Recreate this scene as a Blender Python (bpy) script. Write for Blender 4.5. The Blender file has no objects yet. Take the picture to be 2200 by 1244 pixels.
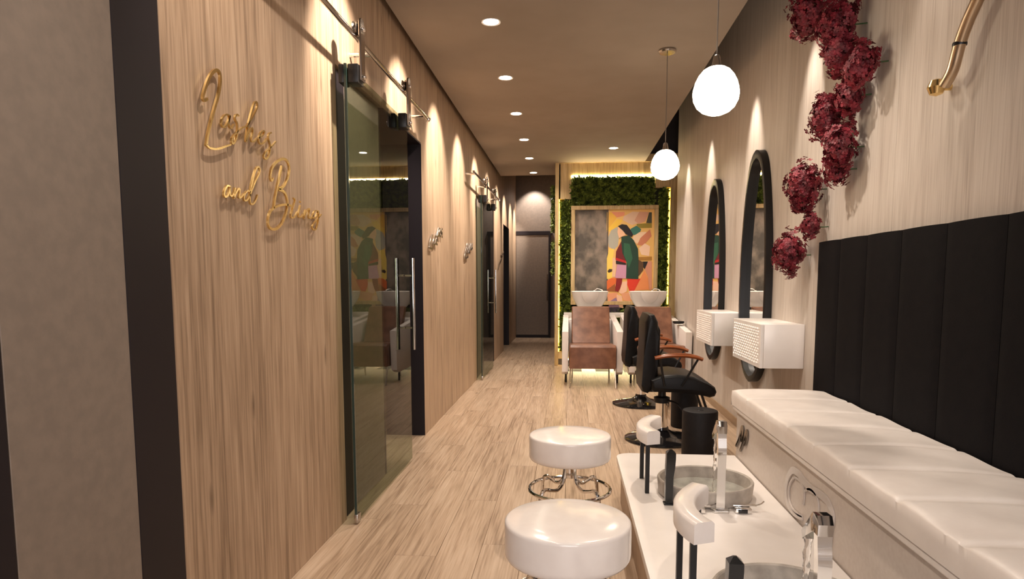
import bpy, bmesh, math, random
import numpy as np
from mathutils import Vector, Matrix
random.seed(7); rng = np.random.default_rng(7)
S = bpy.context.scene; C = S.collection
PI = math.pi

# ------------------------------------------------------------------ camera, world, exposure
cam = bpy.data.cameras.new('camera'); camo = bpy.data.objects.new('camera', cam); C.objects.link(camo)
R = [[0.99625, -0.006946, 0.086237], [0.086506, 0.095648, -0.991649], [-0.00136, 0.995391, 0.095891]]
mw = Matrix(R).to_4x4(); mw.translation = Vector((0, 0, 1.2)); camo.matrix_world = mw
cam.sensor_width = 36; cam.lens = 1410/2200*36; cam.shift_y = 116/2200; cam.clip_start = .02
S.camera = camo
vs = S.view_settings; vs.view_transform = 'Standard'; vs.look = 'None'; vs.gamma = 1; vs.use_curve_mapping = False
vs.exposure = 1.72
W = bpy.data.worlds.new('world'); S.world = W; W.use_nodes = True
W.node_tree.nodes['Background'].inputs[0].default_value = (.9, .85, .8, 1)
W.node_tree.nodes['Background'].inputs[1].default_value = .12
WARM = (1, .865, .74)
DL_Y = [-1.5, -.35, .78, 1.92, 3.06, 4.228, 5.362, 6.491, 7.674, 8.828, 9.997]
def light(name, kind, loc, power, col=WARM, size=.03, spot=None, blend=.5, rot=(0,0,0)):
    l = bpy.data.lights.new(name, kind); l.energy = power; l.color = col
    if kind == 'SPOT': l.spot_size = math.radians(spot); l.spot_blend = blend; l.shadow_soft_size = size
    elif kind == 'POINT': l.shadow_soft_size = size
    o = bpy.data.objects.new(name, l); o.location = loc; o.rotation_euler = rot; C.objects.link(o); return o
def area(name, loc, sx, sy, power, col, rot):
    l = bpy.data.lights.new(name, 'AREA'); l.shape = 'RECTANGLE'; l.size = sx; l.size_y = sy; l.energy = power; l.color = col
    o = bpy.data.objects.new(name, l); o.location = loc; o.rotation_euler = rot; C.objects.link(o); return o
for i, y in enumerate(DL_Y):                     # recessed ceiling downlights
    light('downward_spot', 'SPOT', (-.52, y, 2.775), (24 if y > 3.5 else 15 if y > 2.5 else 8), WARM, .03, 125, .9)
for y in (8.252, 5.9, 3.4, 1.0):
    light('downward_spot', 'SPOT', (.525, y, 2.775), (30 if y > 3 else 14), WARM, .03, 125, .9)  # only the farthest has a fixture; the other beams are added without one
def aimed(name, loc, target, power, cone, blend, size=.02, col=WARM):
    d = Vector(target)-Vector(loc); o = light(name, 'SPOT', loc, power, col, size, cone, blend); o.rotation_euler = d.to_track_quat('-Z', 'Y').to_euler(); return o
for y in DL_Y[2:]+[11.15, 12.3, 13.2]:           # the same fixtures wash the oak wall; last three beams added without fixtures
    aimed('downlight_wall_beam', (-.52, y, 2.775), (-1.11, y+.14, 2.775-.59/math.tan(math.radians(45.5))), (40 if y > 2.5 else 12), 64, .62)
for y, p in ((2.7, 8), (4.0, 26), (5.2, 34), (6.75, 34), (8.0, 28)):   # wall washers in the slot beside the right wall
    aimed('wall_washer', (1.13, y, 2.95), (1.385, y, 1.9), p, 40, .8)
area('rear_fill_light', (.2,-2.9,1.7), 2.2, 1.8, 30, (1,.94,.94), (math.radians(90),0,0))  # added soft fill from behind the viewpoint; no window stands there
light('corridor_spot', 'SPOT', (-.72, 13.35, 3.25), 34, (1, .88, .78), .02, 80, .6, (math.radians(22), 0, 0))

# ------------------------------------------------------------------ material helpers
def srgb(r, g, b):
    f = lambda c: (c/255/12.92) if c/255 <= .04045 else ((c/255+.055)/1.055)**2.4
    return (f(r), f(g), f(b), 1)
def mat(name, col, rough=.5, metal=0, **k):
    m = bpy.data.materials.new(name); m.use_nodes = True; b = m.node_tree.nodes['Principled BSDF']
    b.inputs['Base Color'].default_value = col; b.inputs['Roughness'].default_value = rough; b.inputs['Metallic'].default_value = metal
    for kk, v in k.items(): b.inputs[kk.replace('_', ' ')].default_value = v
    return m
def N(m, t, **k):
    n = m.node_tree.nodes.new(t)
    for a, v in k.items(): setattr(n, a, v)
    return n
def ramp(m, stops):
    r = N(m, 'ShaderNodeValToRGB'); e = r.color_ramp.elements
    while len(e) < len(stops): e.new(.5)
    for i, (p, c) in enumerate(stops): e[i].position = p; e[i].color = c
    return r
def coords(m, scale, rand=True):
    L = m.node_tree.links
    tc = N(m, 'ShaderNodeTexCoord'); mp = N(m, 'ShaderNodeMapping'); mp.inputs['Scale'].default_value = scale
    L.new(tc.outputs['Object'], mp.inputs['Vector'])
    if rand:
        oi = N(m, 'ShaderNodeObjectInfo'); mu = N(m, 'ShaderNodeMath', operation='MULTIPLY'); mu.inputs[1].default_value = 61
        L.new(oi.outputs['Random'], mu.inputs[0]); cb = N(m, 'ShaderNodeCombineXYZ')
        for i in range(3): L.new(mu.outputs[0], cb.inputs[i])
        L.new(cb.outputs[0], mp.inputs['Location'])
    return mp.outputs[0]
def noisy(name, c1, c2, scale=(8,8,8), rough=.5, bump=.1, bscale=200, detail=4, lo=.35, hi=.65, **k):
    m = mat(name, c1, rough, **k); L = m.node_tree.links; b = m.node_tree.nodes['Principled BSDF']
    v = coords(m, scale, False); n = N(m, 'ShaderNodeTexNoise'); n.inputs['Scale'].default_value = 1; n.inputs['Detail'].default_value = detail
    L.new(v, n.inputs['Vector']); r = ramp(m, [(lo, c1), (hi, c2)]); L.new(n.outputs['Fac'], r.inputs[0]); L.new(r.outputs[0], b.inputs['Base Color'])
    if bump:
        v2 = coords(m, (1,1,1), False); n2 = N(m, 'ShaderNodeTexNoise'); n2.inputs['Scale'].default_value = bscale; L.new(v2, n2.inputs['Vector'])
        bp = N(m, 'ShaderNodeBump'); bp.inputs['Strength'].default_value = bump; bp.inputs['Distance'].default_value = .002
        L.new(n2.outputs['Fac'], bp.inputs['Height']); L.new(bp.outputs[0], b.inputs['Normal'])
    return m
def wood(name, dark, mid, light_, axis, rough=.5, knots=True, contrast=1, rand=True):
    """grain runs along axis (0,1,2)"""
    m = mat(name, mid, rough); L = m.node_tree.links; b = m.node_tree.nodes['Principled BSDF']
    def sc(a, l): s = [a, a, a]; s[axis] = l; return tuple(s)
    n1 = N(m, 'ShaderNodeTexNoise'); n1.inputs['Scale'].default_value = 1; n1.inputs['Detail'].default_value = 5; n1.inputs['Distortion'].default_value = .6
    L.new(coords(m, sc(26, 1.1), rand), n1.inputs['Vector'])
    n2 = N(m, 'ShaderNodeTexNoise'); n2.inputs['Scale'].default_value = 1; n2.inputs['Detail'].default_value = 6
    L.new(coords(m, sc(120, 4), rand), n2.inputs['Vector'])
    n3 = N(m, 'ShaderNodeTexNoise'); n3.inputs['Scale'].default_value = 1; n3.inputs['Detail'].default_value = 2; n3.inputs['Distortion'].default_value = 1.2
    L.new(coords(m, sc(4, .7), rand), n3.inputs['Vector'])
    a = N(m, 'ShaderNodeMath', operation='MULTIPLY_ADD'); a.inputs[1].default_value = .32; L.new(n1.outputs['Fac'], a.inputs[0])
    a2 = N(m, 'ShaderNodeMath', operation='MULTIPLY'); a2.inputs[1].default_value = .48; L.new(n2.outputs['Fac'], a2.inputs[0]); L.new(a2.outputs[0], a.inputs[2])
    a3 = N(m, 'ShaderNodeMath', operation='MULTIPLY_ADD'); a3.inputs[1].default_value = .2; L.new(n3.outputs['Fac'], a3.inputs[0]); L.new(a.outputs[0], a3.inputs[2])
    w = .12/contrast
    r = ramp(m, [(.5-w, dark), (.5, mid), (.5+w, light_)]); L.new(a3.outputs[0], r.inputs[0])
    col = r.outputs[0]
    if knots:
        vo = N(m, 'ShaderNodeTexVoronoi'); vo.inputs['Scale'].default_value = 1; L.new(coords(m, sc(6, 1.6), rand), vo.inputs['Vector'])
        kr = ramp(m, [(0, (1,1,1,1)), (.10, (0,0,0,1))]); L.new(vo.outputs['Distance'], kr.inputs[0])
        mx = N(m, 'ShaderNodeMix', data_type='RGBA'); L.new(kr.outputs[0], mx.inputs['Factor']); L.new(col, mx.inputs['A'])
        mx.inputs['B'].default_value = tuple(v*.75 for v in dark[:3]) + (1,)
        col = mx.outputs['Result']
    L.new(col, b.inputs['Base Color'])
    bp = N(m, 'ShaderNodeBump'); bp.inputs['Strength'].default_value = .25; bp.inputs['Distance'].default_value = .001
    L.new(n2.outputs['Fac'], bp.inputs['Height']); L.new(bp.outputs[0], b.inputs['Normal'])
    return m
def emit(name, col, s):
    m = bpy.data.materials.new(name); m.use_nodes = True; b = m.node_tree.nodes['Principled BSDF']
    b.inputs['Base Color'].default_value = (.8,.8,.8,1); b.inputs['Emission Color'].default_value = col; b.inputs['Emission Strength'].default_value = s
    return m

OAK = wood('oak cladding', srgb(122,98,76), srgb(170,143,117), srgb(192,167,141), 2, .5, contrast=.75)
PALE = wood('pale washed wood', srgb(164,150,138), srgb(196,185,174), srgb(210,201,191), 2, .55, knots=False, contrast=.6)
FLOORW = wood('oak floor board', srgb(132,108,86), srgb(178,153,128), srgb(200,177,153), 1, .34, contrast=.8)
GOLDW = wood('light timber frame', srgb(160,132,86), srgb(196,168,118), srgb(212,188,142), 2, .5, knots=False)
CEIL = noisy('beige ceiling paint', srgb(142,128,114), srgb(148,134,120), (3,3,3), .8, .15, 150)
DARKP = noisy('dark brown paint', srgb(46,38,38), srgb(52,44,42), (4,4,4), .7, .1)
TAUPE = noisy('taupe laminate', srgb(124,112,102), srgb(132,119,108), (30,30,30), .55, .1)
BLACKL = mat('near black lacquered trim', srgb(32,26,30), .5, Specular_IOR_Level=.25)
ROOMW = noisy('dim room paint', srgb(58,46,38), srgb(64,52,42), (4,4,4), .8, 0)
CHROME = mat('polished chrome', (.85,.84,.82,1), .08, 1)
STEEL = mat('brushed steel', (.46,.43,.40,1), .2, 1)
DCHR = mat('dark polished chrome', (.50,.47,.44,1), .1, 1)
GOLD = mat('polished gold', srgb(242,212,146), .22, 1)
BRASS = mat('champagne brass', srgb(206,184,156), .3, 1)
WHITEL = noisy('white glossy vinyl', srgb(236,228,222), srgb(240,233,227), (20,20,20), .16, .03, 60)
WHITES = noisy('white solid surface', srgb(236,230,224), srgb(242,236,231), (6,6,6), .3, 0)
WHITEF = noisy('white bench leatherette', srgb(226,217,210), srgb(234,226,219), (9,9,9), .42, .1, 90)
WHITEB = noisy('off white bench laminate', srgb(194,182,172), srgb(200,189,179), (60,60,60), .4, 0)
CONC = noisy('grey concrete', srgb(158,149,139), srgb(190,181,170), (16,16,16), .55, .3, 120)
BLACKF = noisy('black upholstery', srgb(11,9,12), srgb(16,13,15), (20,20,20), .8, .4, 500, Specular_IOR_Level=.12)
BLKLEA = noisy('black leather', srgb(9,8,9), srgb(14,12,12), (20,20,20), .42, .3, 160, Specular_IOR_Level=.25)
BLKGLO = mat('black gloss enamel', (.012,.011,.012,1), .08)
BLKMET = mat('black satin metal', (.012,.011,.011,1), .35, Specular_IOR_Level=.3)
BLKCYL = noisy('black textured leather', srgb(18,16,18), srgb(24,21,22), (30,30,30), .55, .5, 300, Specular_IOR_Level=.25)
WALNUT = wood('walnut armrest', srgb(90,44,20), srgb(136,72,36), srgb(160,92,50), 0, .25, knots=False)
BRLEA = noisy('brown leather', srgb(104,66,46), srgb(132,90,66), (9,9,9), .38, .4, 90)
CERAM = mat('white glazed ceramic', srgb(240,236,230), .08)
CORD = mat('grey fabric cord', srgb(110,100,92), .6)
STEM = mat('green flower stem', srgb(58,80,44), .6)
def glassmat(name, tint, mixf=.0, rough=0.0):
    m = bpy.data.materials.new(name); m.use_nodes = True; nt = m.node_tree; nt.nodes.clear(); L = nt.links
    o = nt.nodes.new('ShaderNodeOutputMaterial'); tr = nt.nodes.new('ShaderNodeBsdfTransparent'); tr.inputs[0].default_value = tint
    gl = nt.nodes.new('ShaderNodeBsdfGlossy'); gl.inputs['Roughness'].default_value = rough; gl.inputs[0].default_value = (1,1,1,1)
    fr = nt.nodes.new('ShaderNodeFresnel'); fr.inputs[0].default_value = 1.5
    mx = nt.nodes.new('ShaderNodeMixShader'); fr2 = nt.nodes.new('ShaderNodeMath'); fr2.operation = 'MULTIPLY'; fr2.inputs[1].default_value = .55; L.new(fr.outputs[0], fr2.inputs[0]); ge = nt.nodes.new('ShaderNodeNewGeometry'); iv = nt.nodes.new('ShaderNodeMath'); iv.operation = 'SUBTRACT'; iv.inputs[0].default_value = 1; L.new(ge.outputs['Backfacing'], iv.inputs[1])
    mu = nt.nodes.new('ShaderNodeMath'); mu.operation = 'MULTIPLY'; L.new(iv.outputs[0], mu.inputs[0]); L.new(fr2.outputs[0], mu.inputs[1]); L.new(mu.outputs[0], mx.inputs[0]); L.new(tr.outputs[0], mx.inputs[1]); L.new(gl.outputs[0], mx.inputs[2])
    L.new(mx.outputs[0], o.inputs[0]); return m
GLASS = glassmat('grey green tinted glass', (.66,.70,.62,1))
GEDGE = mat('dark glass edge', srgb(40,58,54), .1)
MIRR = mat('mirror glass', (.9,.9,.88,1), .01, 1)
WATER = mat('running water', (1,1,1,1), .02, 0, Transmission_Weight=1, IOR=1.33)
FILM = glassmat('still water film', (.93,.95,.95,1))
LEDY = emit('yellow strip light', (1,.60,.05,1), 3.2)
LEDW = emit('warm white strip light', (1,.80,.45,1), 16)
LENS = emit('downlight lens', (1,.88,.70,1), 12)
GLOBE = emit('opal glass globe', (1,.86,.66,1), 5.5)
def leafmat(name, a, bcol, c, rough=.5, sub=None, tr=.25):
    m = noisy(name, a, c, (25,25,25), rough, 0, lo=.3, hi=.7)
    return m
MOSS = noisy('green foliage', srgb(46,64,20), srgb(150,166,70), (18,18,18), .55, 0, lo=.35, hi=.7)
PETAL = noisy('deep crimson petals', srgb(84,14,26), srgb(138,30,46), (22,22,22), .6, 0, lo=.35, hi=.65)

# ------------------------------------------------------------------ mesh helpers
class MB:
    def __init__(s): s.bm = bmesh.new()
    def box(s, x0, y0, z0, x1, y1, z1, bev=0, seg=2):
        r = bmesh.ops.create_cube(s.bm, size=1)['verts']
        for v in r: v.co = Vector(((x0+x1)/2+v.co.x*(x1-x0), (y0+y1)/2+v.co.y*(y1-y0), (z0+z1)/2+v.co.z*(z1-z0)))
        if bev:
            es = list({e for v in r for e in v.link_edges}); bmesh.ops.bevel(s.bm, geom=es, offset=bev, segments=seg, affect='EDGES', profile=.5)
        return s
    def grid(s, rows, closed_u=False, closed_v=False, cap=False):
        vv = [[s.bm.verts.new(p) for p in r] for r in rows]; n = len(vv); m = len(vv[0])
        for i in range(n if closed_v else n-1):
            for j in range(m if closed_u else m-1):
                a, b, c, d = vv[i][j], vv[i][(j+1) % m], vv[(i+1) % n][(j+1) % m], vv[(i+1) % n][j]
                try: s.bm.faces.new((a, b, c, d))
                except ValueError: pass
        if cap:
            for r in (vv[0], vv[-1]):
                try: s.bm.faces.new(r)
                except ValueError: pass
        return s
    def lathe(s, prof, cx=0, cy=0, seg=32, ax='z'):
        rows = []
        for r, z in prof:
            r = max(r, 1e-4)
            rows.append([((cx+r*math.cos(2*PI*k/seg), cy+r*math.sin(2*PI*k/seg), z) if ax == 'z' else (z, cx+r*math.cos(2*PI*k/seg), cy+r*math.sin(2*PI*k/seg))) for k in range(seg)])
        return s.grid(rows, closed_u=True, cap=True)
    def tube(s, pts, r, seg=8, closed=False, cap=True, flat=None):
        P = [Vector(p) for p in pts]; n = len(P); rows = []; up = None
        for i in range(n):
            if closed: t = (P[(i+1) % n]-P[i-1])
            else: t = P[min(i+1, n-1)]-P[max(i-1, 0)]
            t.normalize()
            if up is None:
                up = Vector((0,0,1)) if abs(t.z) < .9 else Vector((1,0,0))
            a = t.cross(up); a.normalize(); b = a.cross(t); b.normalize(); up = b
            ra = r[i] if isinstance(r, (list, tuple)) else r; rb = ra*(flat or 1)
            rows.append([P[i]+a*(ra*math.cos(2*PI*k/seg))+b*(rb*math.sin(2*PI*k/seg)) for k in range(seg)])
        return s.grid(rows, closed_u=True, closed_v=closed, cap=cap and not closed)
    def prism(s, prof, lo, hi, ax='y', bev=0, seg=2):
        """extrude polygon prof along an axis: y -> (x,z), x -> (y,z), z -> (x,y)"""
        def mk(a, b, t): return {'y': (a, t, b), 'x': (t, a, b), 'z': (a, b, t)}[ax]
        v0 = [s.bm.verts.new(mk(a, b, lo)) for a, b in prof]; v1 = [s.bm.verts.new(mk(a, b, hi)) for a, b in prof]; n = len(prof)
        f = [s.bm.faces.new(v0), s.bm.faces.new(v1[::-1])]
        for i in range(n): f.append(s.bm.faces.new((v0[i], v1[i], v1[(i+1) % n], v0[(i+1) % n])))
        if bev:
            es = [e for e in f[0].edges]+[e for e in f[1].edges]
            bmesh.ops.bevel(s.bm, geom=es, offset=bev, segments=seg, affect='EDGES', profile=.5)
        return s
    def build(s, name, m, parent=None, smooth=35, loc=None, label=None, kind=None):
        bmesh.ops.recalc_face_normals(s.bm, faces=s.bm.faces[:])
        me = bpy.data.meshes.new(name); s.bm.to_mesh(me); s.bm.free()
        ms = m if isinstance(m, (list, tuple)) else [m]
        for q in ms: me.materials.append(q)
        if smooth:
            me.polygons.foreach_set('use_smooth', [True]*len(me.polygons)); me.set_sharp_from_angle(angle=math.radians(smooth))
        o = bpy.data.objects.new(name, me); C.objects.link(o)
        if parent: o.parent = parent
        if loc: o.location = loc
        if label: o['label'] = label
        if kind: o['kind'] = kind
        return o
def thing(name, label, cat, loc=(0,0,0), rz=0, group=None, kind=None):
    o = bpy.data.objects.new(name, None); C.objects.link(o); o.location = loc; o.rotation_euler = (0,0,rz); o.empty_display_size = .1
    tag(o, label, cat, group, kind); return o
def tag(o, label=None, cat=None, group=None, kind=None):
    if label: o['label'] = label
    if cat: o['category'] = cat
    if group: o['group'] = group
    if kind: o['kind'] = kind
    return o
def struct(name, label, cat=None):
    return thing(name, label, cat or 'wall', kind='structure')
def dup(root, loc=None, label=None, rz=None):
    r = root.copy(); C.objects.link(r)
    if loc: r.location = loc
    if rz is not None: r.rotation_euler = (0,0,rz)
    if label: r['label'] = label
    for ch in list(root.children):
        c = ch.copy(); C.objects.link(c); c.parent = r
        for g in ch.children:
            d = g.copy(); C.objects.link(d); d.parent = c
    return r
def smooth_path(pts, n=6):
    """catmull-rom through 2-D/3-D points"""
    P = [Vector(p) for p in pts]; out = []
    if len(P) < 3: return P
    for i in range(len(P)-1):
        p0 = P[max(i-1,0)]; p1 = P[i]; p2 = P[i+1]; p3 = P[min(i+2,len(P)-1)]
        for k in range(n):
            t = k/n
            out.append(.5*((2*p1)+(p2-p0)*t+(2*p0-5*p1+4*p2-p3)*t*t+(3*p1-p0-3*p2+p3)*t**3))
    out.append(P[-1]); return out
def ribbon(mb, pts, x0, x1, w, n=6, axis='x'):
    """flat-cut script stroke lying on a wall plane, pts are (y,z), cut between x0 and x1, w is the stroke width"""
    P = smooth_path(pts, n); rows = []
    for i, p in enumerate(P):
        t = P[min(i+1,len(P)-1)]-P[max(i-1,0)]
        if t.length < 1e-6: t = Vector((1,0))
        t.normalize(); nn = Vector((-t.y, t.x))
        ww = w(i/max(1,len(P)-1)) if callable(w) else w
        a = p+nn*ww/2; b = p-nn*ww/2
        rows.append([(x0,a.x,a.y), (x1,a.x,a.y), (x1,b.x,b.y), (x0,b.x,b.y)])
    mb.grid(rows, closed_u=True, cap=True)

XL, XR, ZC = -1.11, 1.385, 2.8
YF = 13.75
# ------------------------------------------------------------------ floor: individual boards over a slab
fl = struct('floor', 'pale oak board floor running down the salon', 'floor')
MB().box(-3.3,-3,-.2,2.2,YF+.2,-.012).build('subfloor', DARKP, fl)
bw, bl = .186, 1.285
plank = MB().box(-bw/2+.0006, -bl/2+.0008, -.012, bw/2-.0006, bl/2-.0008, 0, .0012, 1)
plank0 = plank.build('plank', FLOORW, fl, smooth=0)
first = True; nx = 0
x = XL-.02+bw/2
row = 0
while x-bw/2 < 1.39:
    y = .35-bl*random.random()
    while y < YF+.6:
        if (y < 9.2 or x < -.1):
            if first: o = plank0; first = False
            else: o = plank0.copy(); C.objects.link(o); o.parent = fl
            o.location = (x, y, 0); nx += 1
        y += bl
    x += bw; row += 1
MB().box(-3.2,2.4,-.012,XL-.02,13.6,-.001).build('room_floor', FLOORW, fl)
MB().box(XL-.02,-3,-.012,1.6,-.3,-.001).build('rear_floor', FLOORW, fl)

# ------------------------------------------------------------------ ceiling
ce = struct('ceiling', 'flat beige ceiling with a slot along each side wall', 'ceiling')
MB().box(-1.062,-3,ZC,1.012,9.2,ZC+.1).build('ceiling_board', CEIL, ce)
MB().box(-1.062,9.2,ZC,-.2,10.25,ZC+.1).build('ceiling_board', CEIL, ce)
MB().box(-3.3,-3,3.45,2.3,YF+.2,3.55).build('upper_ceiling', DARKP, ce, label='upper ceiling painted dark for the shaded void')  # dark paint also stands in for the shade of the void
# ------------------------------------------------------------------ left wall
wl = struct('wall_left', 'vertical grain oak clad wall with door openings')
def panel(y0, y1, z0, z1, m=OAK, name='panel', x0=XL-.11, x1=XL, parent=wl, bev=.0015, label=None):
    return MB().box(x0, y0+.0007, z0, x1, y1-.0007, z1, bev, 1).build(name, m, parent, smooth=0, label=label)
panel(-3, 1.19, 0, 3.45, BLACKL, label='near black panel')
panel(1.19, 1.567, 0, 3.45, TAUPE, label='taupe laminate panel')
panel(1.567, 1.758, 0, 3.45, BLACKL, label='near black upright band')
panel(1.758, 3.13, 0, 3.45)
D1 = (3.13, 3.9, 4.94); D2 = (7.85, 8.62, 9.66); D3 = (11.1, 12.12)
for d in (D1, D2):
    panel(d[0], d[2], 2.22, 3.45)
panel(4.94, 6.4, 0, 3.45); panel(6.4, 7.85, 0, 3.45); panel(9.66, 11.1, 0, 3.45)
panel(11.1, 12.12, 2.14, 3.45); panel(12.12, YF, 0, 3.45)
# ------------------------------------------------------------------ door openings
def doorway(n, y0, ym, y1, zt):
    t = struct('door_%d' % n, 'dark lined doorway in the oak wall', 'doorway')
    if ym:
        MB().box(XL-.07,y0,0,XL-.012,y0+.15,zt,.002,1).build('jamb', BLACKL, t, smooth=0)
        MB().box(XL-.06,y0+.15,0,XL-.02,ym,zt,.002,1).build('side_panel', TAUPE, t, smooth=0, label='fixed taupe side panel behind the glass')
        y0 = ym
    MB().box(XL-.30,y1-.004,0,XL+.001,y1+.0,zt-.0).build('jamb', BLACKL, t, smooth=0)
    MB().box(XL-.30,y1,0,XL-.111,y1+.05,zt).build('jamb', BLACKL, t, smooth=0)
    MB().box(XL-.14,y0,0,XL-.02,y0+.03,zt).build('jamb', BLACKL, t, smooth=0)
    MB().box(XL-.30,y0+.03,zt,XL-.001,y1,zt+.015).build('head_lining', BLACKL, t, smooth=0)
    return t
doorway(1, *D1, 2.21); doorway(2, *D2, 2.21); doorway(3, D3[0], None, D3[1], 2.135)
# rooms behind the wall
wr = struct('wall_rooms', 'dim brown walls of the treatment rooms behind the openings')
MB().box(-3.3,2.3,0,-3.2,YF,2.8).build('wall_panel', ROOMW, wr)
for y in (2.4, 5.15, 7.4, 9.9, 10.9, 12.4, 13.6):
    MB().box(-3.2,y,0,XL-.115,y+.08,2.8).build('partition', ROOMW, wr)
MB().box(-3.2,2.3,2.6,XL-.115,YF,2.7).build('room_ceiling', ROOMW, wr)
# ------------------------------------------------------------------ right wall
wrr = struct('wall_right', 'pale washed wood clad wall behind mirrors and bench')
ys = [-3, -1.2, .2, 1.6, 3.0, 4.4, 5.8, 7.2, 8.8]
for a, b in zip(ys[:-1], ys[1:]):
    MB().box(XR,a+.0007,0,XR+.1,b-.0007,3.45,.0015,1).build('panel', PALE, wrr, smooth=0)
bb = struct('baseboard_right', 'low beige baseboard along the right wall', 'baseboard')
MB().box(XR-.012,3.62,0,XR,8.8,.07,.002,1).build('board', noisy('baseboard wood', srgb(150,124,98), srgb(164,138,110), (20,3,20), .5, 0), bb)
# end walls
wf = struct('wall_far', 'taupe end wall above and around the far door')
MB().box(-1.3,YF,0,2.3,YF+.1,3.45).build('wall_board', TAUPE, wf)
wp = struct('wall_partition', 'dark corridor side of the feature wall')
MB().box(-.20,9.32,0,2.3,9.42,3.45).build('wall_board', DARKP, wp)
MB().box(-.20,9.42,0,-.1,YF,3.45).build('wall_board', TAUPE, wp)
MB().box(2.2,8.6,0,2.3,9.35,3.45).build('wall_board', DARKP, wp)
MB().box(XR+.1,8.5,0,2.3,8.6,3.45).build('wall_board', DARKP, wp)
wb = struct('wall_back', 'plain wall behind the viewpoint')
MB().box(-3.3,-3.1,0,2.3,-3,3.45).build('wall_board', CEIL, wb)

# far door
t = struct('door_4', 'taupe end door with dark frame at the corridor end', 'door')
MB().box(-1.105,YF-.045,.06,-.43,YF-.01,2.13,.003,1).build('door_leaf', TAUPE, t)
MB().box(-1.105,YF-.06,2.13,-.36,YF,2.21,.004,1).build('top_rail', BLACKL, t)
MB().box(-.43,YF-.06,0,-.385,YF,2.13,.004,1).build('frame_post', BLACKL, t)
MB().box(-1.105,YF-.05,.0,-.43,YF-.005,.06).build('kick_strip', BLACKL, t)
MB().tube([(-.455,YF-.09,.78),(-.455,YF-.09,1.32)], .014).build('handle', STEEL, t)
for z in (.85, 1.25): MB().tube([(-.455,YF-.09,z),(-.455,YF-.04,z)], .01).build('handle_post', STEEL, t)

# ------------------------------------------------------------------ sliding glass doors on chrome rail
def sliding_door(dy, label):
    t = thing('sliding_glass_door', label, 'door', (0,dy,0))
    MB().box(-1.045,3.07,.02,-1.035,4.215,2.2).build('glass_panel', GLASS, t, smooth=0)
    MB().box(-1.046,3.062,.02,-1.034,3.07,2.2).build('glass_edge', GEDGE, t, smooth=0)
    MB().box(-1.05,3.06,.006,-1.03,3.11,.05,.003).build('floor_guide', STEEL, t)
    rl = MB().tube([(-1.0,2.2,2.33),(-1.0,4.66,2.33)], .0125, 12).build('rail', DCHR, t)
    MB().lathe([(.016,4.655),(.018,4.66),(.018,4.69),(.012,4.70)], 0, 0, 12).build('end_cap', CHROME, rl, loc=(0,0,0))
    e = rl.children[0]; e.rotation_euler = (-PI/2,0,0); e.location = (-1.0,0,2.33)
    for y in (2.35, 3.35, 4.6):
        MB().tube([(XL,y,2.33),(-1.0,y,2.33)], .012, 10).build('wall_standoff', CHROME, t)
    for y in (3.115, 4.02):
        w = .03
        prof = [(y-w,2.13),(y+w,2.13)]+[(y+w*math.cos(a),2.385+w*math.sin(a)) for a in [PI*k/10 for k in range(11)]]
        h = MB().prism(prof, -.992+.012, -.98+.012, 'x', .002, 1).build('hanger_strap', DCHR, t)
        MB().lathe([(.02,-1.012),(.034,-1.010),(.026,-1.0),(.034,-.99),(.02,-.982)], y, 2.368, 20, 'x').build('wheel', STEEL, t)
        for z in (2.36, 2.16, 2.10+.06): pass
        for z in (2.15, 2.365): MB().lathe([(.009,-.968),(.011,-.964),(.009,-.958)], y, z, 12, 'x').build('bolt', CHROME, h)
        MB().box(-1.031,y-.045,2.115,-.981,y+.04,2.20,.004,2).build('clamp_block', BLKMET, t)
        MB().box(-1.075,y-.045,2.115,-1.049,y+.04,2.20,.004,2).build('clamp_block', BLKMET, t)
    for xx, o in ((-.985,1), (-1.095,-1)):
        b = MB().tube([(xx,4.10,.76),(xx,4.10,1.34)], .011, 12).build('pull_handle', CHROME, t)
        for z in (.90, 1.23): MB().tube([(xx,4.10,z),(-1.04+.006*o,4.10,z)], .007, 8).build('handle_post', CHROME, b)
    return t
sliding_door(0, 'clear sliding glass door on chrome rail beside the gold sign')
sliding_door(4.72, 'farther sliding glass door on chrome rail down the corridor')

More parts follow.
